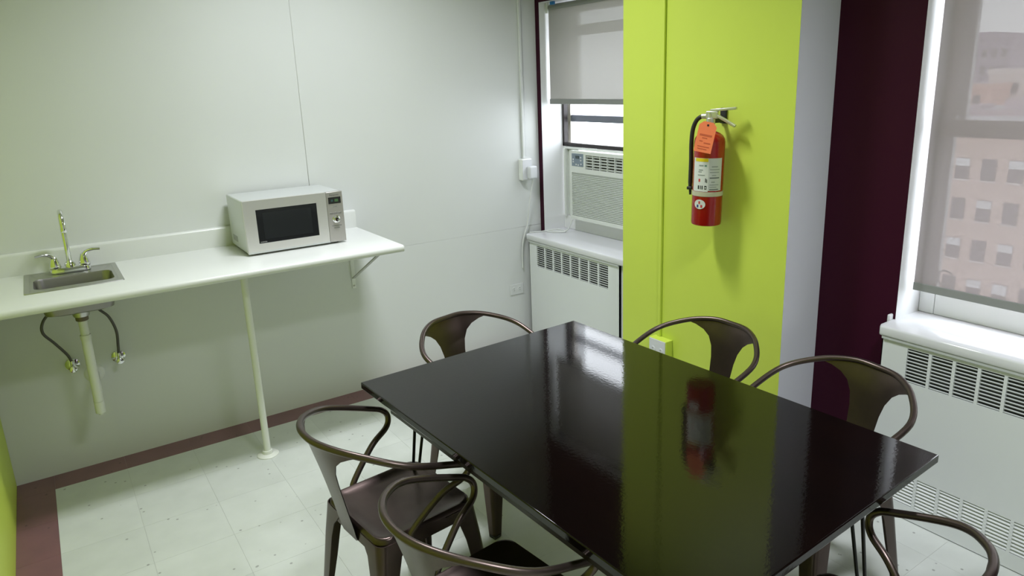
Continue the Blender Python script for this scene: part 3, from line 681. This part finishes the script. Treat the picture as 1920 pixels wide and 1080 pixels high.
# ================================================================== TABLE
def table():
    rz = math.radians(2.42); tl, tw, th = 1.530, .9995, .755
    ex = Vector((math.cos(rz), math.sin(rz), 0)); ey = Vector((math.sin(rz), -math.cos(rz), 0))
    B = Vector((2.1410, -1.5446, 0)); c = B-ex*tw/2+ey*tl/2
    t = thing('dining_table', 'dark glossy rectangular table ringed by six metal chairs', 'table', tuple(c), rz=rz); t['_o'] = (0,0,0)
    hx, hy = tw/2, tl/2
    MB().box(-hx, hx, -hy, hy, th-.024, th).build('table_top', M_table, t, bevel=.003)
    i = .055; j = .036; a = .020; zb = th-.024-.053
    for s in (-1, 1):
        MB().box(s*(hx-j), s*(hx-j-a), -hy+.15, hy-.15, zb, th-.0245).build('apron', M_tabled, t, bevel=.002)
        MB().box(-hx+.15, hx-.15, s*(hy-i), s*(hy-i-a), zb, th-.0245).build('apron', M_tabled, t, bevel=.002)
    for sx in (-1, 1):
        for sy in (-1, 1):
            fx, fy = sx*(hx-.085), sy*(hy-.085)
            l = MB()
            p = [(fx-sx*.02, fy-sy*.125, th-.032), (fx, fy-sy*.008, .02), (fx, fy, .0055), (fx, fy+sy*.008*0, .0055), (fx+sx*.0, fy, .0055), (fx-sx*.002, fy-sy*.0, .02), (fx-sx*.125, fy-sy*.02, th-.032)]
            l.tube([p[0], p[1], p[2]], .0055, 8).tube([p[2], p[5], p[6]], .0055, 8)
            l.build('hairpin_leg', M_blacksteel, t, smooth=60)
            pl = MB().box(fx-sx*.14, fx+sx*.008, fy-sy*.14, fy+sy*.008, th-.030, th-.0245).build('leg_plate', M_blacksteel, t)
table()

# ================================================================== CHAIRS
HP = dict(a=.264, yb=-.280, zb=.774, zm=.718, yt=.115, zt=.634, xa=.190, ya=-.066, am=.187)
def hoop_half():
    h = HP; a, yb, zb, zm, yt, zt, xa, ya, am = (h[k] for k in ('a','yb','zb','zm','yt','zt','xa','ya','am'))
    return [(0,yb,zb),(am*.5,yb+.015,zb),(am,yb+.075,zb*.7+zm*.3),(a,yb*.35,zm),(a,yt*.55,zt*.7+zm*.3),(a-.008,yt-.012,zt+.006),(a-.016,yt,zt-.02),(a-.03,yt-.02,zt-.05),
            ((a-.03)*.55+xa*.45,yt*.5+ya*.5,.5*zt+.23),(xa,ya,.455),(xa-.003,ya-.006,.42)]
def make_chair():
    t = thing('metal_chair', '', 'chair', (0,0,0), 'dark metal hoop-back chairs around the table')
    SW, SD, ZS, CR = .180, .175, .452, .045
    # seat
    R = []
    for sc, z in ((.02, ZS-.010), (.35, ZS-.0095), (.70, ZS-.007), (.88, ZS-.002), (.93, ZS+.003), (.97, ZS+.0035)):
        R.append(rrect(0, 0, SW*sc, SD*sc, CR*sc, z, 6))
    R += [rrect(0, 0, SW, SD, CR, ZS-.003, 6), rrect(0, 0, SW+.002, SD+.002, CR, ZS-.012, 6), rrect(0, 0, SW+.005, SD+.005, CR, ZS-.050, 6), rrect(0, 0, SW+.002, SD+.002, CR, ZS-.050, 6), rrect(0, 0, SW-.002, SD-.002, CR, ZS-.014, 6)]
    MB().rings(R, True, False).build('seat', M_chair, t, smooth=50)
    # legs: folded sheet, rounded outer corner, tapering and splayed
    for sx in (-1, 1):
        for sy in (-1, 1):
            R = []
            for z, w, cx, cy, rc in ((.438,.120,.1845,.1795,.030),(.415,.100,.187,.182,.030),(.385,.076,.190,.185,.028),(.33,.066,.196,.191,.026),(.20,.056,.208,.203,.022),(.0,.034,.226,.221,.014)):
                pts = [(cx-w, cy), (cx-rc, cy)]+[(cx-rc+rc*math.sin(a), cy-rc+rc*math.cos(a)) for a in (math.pi/8, math.pi/4, 3*math.pi/8)]+[(cx, cy-rc), (cx, cy-w)]
                th = .0035
                inn = [(cx-th, cy-w), (cx-th, cy-rc)]+[(cx-rc+(rc-th)*math.sin(a), cy-rc+(rc-th)*math.cos(a)) for a in (3*math.pi/8, math.pi/4, math.pi/8)]+[(cx-rc, cy-th), (cx-w, cy-th)]
                ring = [(sx*p[0], sy*p[1], z) for p in pts+inn]
                if sx*sy > 0: ring = ring[::-1]
                R.append(ring)
            l = MB().rings(R).build('leg', M_chair, t, smooth=50)
            MB().box(sx*.197, sx*.228, sy*.192, sy*.223, .0003, .012).build('foot_pad', M_rubber, l)
    # hoop: arms and back rail in one bent tube
    half = hoop_half(); P = catmull([(-x, y, z) for x, y, z in half[:0:-1]]+half, 7)
    MB().tube(P, .0105, 12).build('arm_hoop', M_tube, t, smooth=60)
    # back splat hanging from the hoop to the seat
    hp = [p for p in P if p.z > .70 and p.y < -.10]
    def hoop_at(x):
        best = min((p for p in hp), key=lambda p: abs(p.x-x)); 
        for p, q in zip(hp[:-1], hp[1:]):
            if (p.x-x)*(q.x-x) <= 0 and p.x != q.x: return p.lerp(q, (x-p.x)/(q.x-p.x))
        return best
    m = MB(); prof = [(.0,.182),(.05,.152),(.11,.118),(.18,.090),(.28,.070),(.40,.060),(.55,.055),(.72,.052),(.86,.054),(1.0,.046)]
    n = 16
    for off in (.0012, -.0012):
        k0 = len(m.v); rows = []
        for s_, hw in prof:
            row = []
            for j in range(n+1):
                u = -1+2*j/n; x = hw*u; xt = .182*u
                top = hoop_at(x if s_ > .0 else xt); zt = top.z-.004; yt = top.y
                zbot = .400; ybot = -SD-.0065
                z = zt+(zbot-zt)*s_
                e = s_**.75
                yy = yt*(1-e)+ybot*e
                if z < ZS+.02: yy = min(yy, -SD-.0065)
                row.append((x, yy+off, z))
            rows.append(row)
        for i in range(len(rows)-1):
            pass
        m.rings(rows if off > 0 else [r[::-1] for r in rows], False, False, closed=False)
    m.build('backrest', M_chair, t, smooth=60)
    return t
chair0 = make_chair()
SPOTS = [((1.126,-1.892), -83.9, 'dark metal chair at the left long side of the table, nearer the counter'),
         ((1.145,-2.479), -83.3, 'dark metal chair left of the table, in the foreground, cut by the bottom edge'),
         ((1.753,-1.467), 192.2, 'dark metal chair at the far end of the table, backed by the white wall'),
         ((2.303,-2.041), 88.4, 'dark metal chair right of the table, directly in front of the lime column'),
         ((2.329,-2.626), 81.2, 'dark metal chair at the right side of the table, in front of the maroon wall'),
         ((1.726,-3.106), -5.5, 'dark metal chair at the near end of the table, in the bottom right corner')]
for i, ((x, y), a, lab) in enumerate(SPOTS):
    if i == 0: chair0.location = (x, y, 0); chair0.rotation_euler = (0,0,math.radians(a)); chair0['label'] = lab
    else: dup(chair0, (x, y, 0), math.radians(a), lab)

# ================================================================== OUTSIDE
struct(MB().box(12, 260, -60, 200, -30.2, -30).build('ground', M_asphalt))
pane_cache = {}
def building(name, label, x0, x1, y0, y1, ztop, mw, cols, rows, wy0, wz0, py, pz, ww, wh, extra=None, blinds=True):
    t = thing(name, label, 'building', ((x0+x1)/2, (y0+y1)/2, -30))
    MB().box(x0, x1, y0, y1, -30, ztop).box(x0-.15, x1+.15, y0-.15, y1+.15, ztop-.5, ztop+.35).build('wall', mw, t)
    MB().box(x0+.5, x1-.5, y0+.5, y1-.5, ztop+.3, ztop+.4).build('roof', M_roof, t)
    if extra:
        for (a, b, c_, d, h) in extra: MB().box(a, b, c_, d, ztop, ztop+h).build('rooftop_block', mw, t)
    L = Vector(t['_o'])
    for i in range(cols):
        for j in range(rows):
            yy = wy0+i*py; zz = wz0-j*pz
            f = MB().box(x0-.10, x0+.02, yy-ww/2-.08, yy+ww/2+.08, zz-.14, zz).build('window', M_stone, t)
            MB().box(x0-.06, x0+.02, yy-ww/2, yy+ww/2, zz, zz+wh).build('pane', M_farglass, f)
            if blinds and (i*7+j*3) % 5 < 3:
                MB().box(x0-.09, x0-.05, yy-ww/2, yy+ww/2, zz+wh*(.5 if (i+j) % 2 else .62), zz+wh*.98).build('window_blind', M_farshade, f)
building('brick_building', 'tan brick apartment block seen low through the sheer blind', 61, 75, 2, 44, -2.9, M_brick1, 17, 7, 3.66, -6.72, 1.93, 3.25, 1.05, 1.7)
building('far_tower', 'hazy mauve tower rising highest beyond the rooftops', 200, 225, 76.4, 94, 9.3, mat('tower_mauve_hazed', srgb(178, 164, 178), .9), 7, 6, 78.2, 4.5, 2.2, 4.0, 1.2, 2.0, extra=[(201, 224, 82.3, 93.9, 1.5)], blinds=False)  # distance haze is painted into the tower's mauve colour
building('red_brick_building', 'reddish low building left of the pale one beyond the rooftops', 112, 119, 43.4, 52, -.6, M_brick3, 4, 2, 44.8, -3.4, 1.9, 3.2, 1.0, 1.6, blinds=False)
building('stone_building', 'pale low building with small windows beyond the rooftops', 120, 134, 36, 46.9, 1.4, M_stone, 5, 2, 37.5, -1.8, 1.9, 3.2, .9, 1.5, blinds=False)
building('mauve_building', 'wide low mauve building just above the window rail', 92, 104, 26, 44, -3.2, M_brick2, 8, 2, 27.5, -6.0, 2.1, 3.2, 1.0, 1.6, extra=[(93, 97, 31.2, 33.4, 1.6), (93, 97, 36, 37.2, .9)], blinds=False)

for o in bpy.data.objects:
    if '_o' in o: del o['_o']
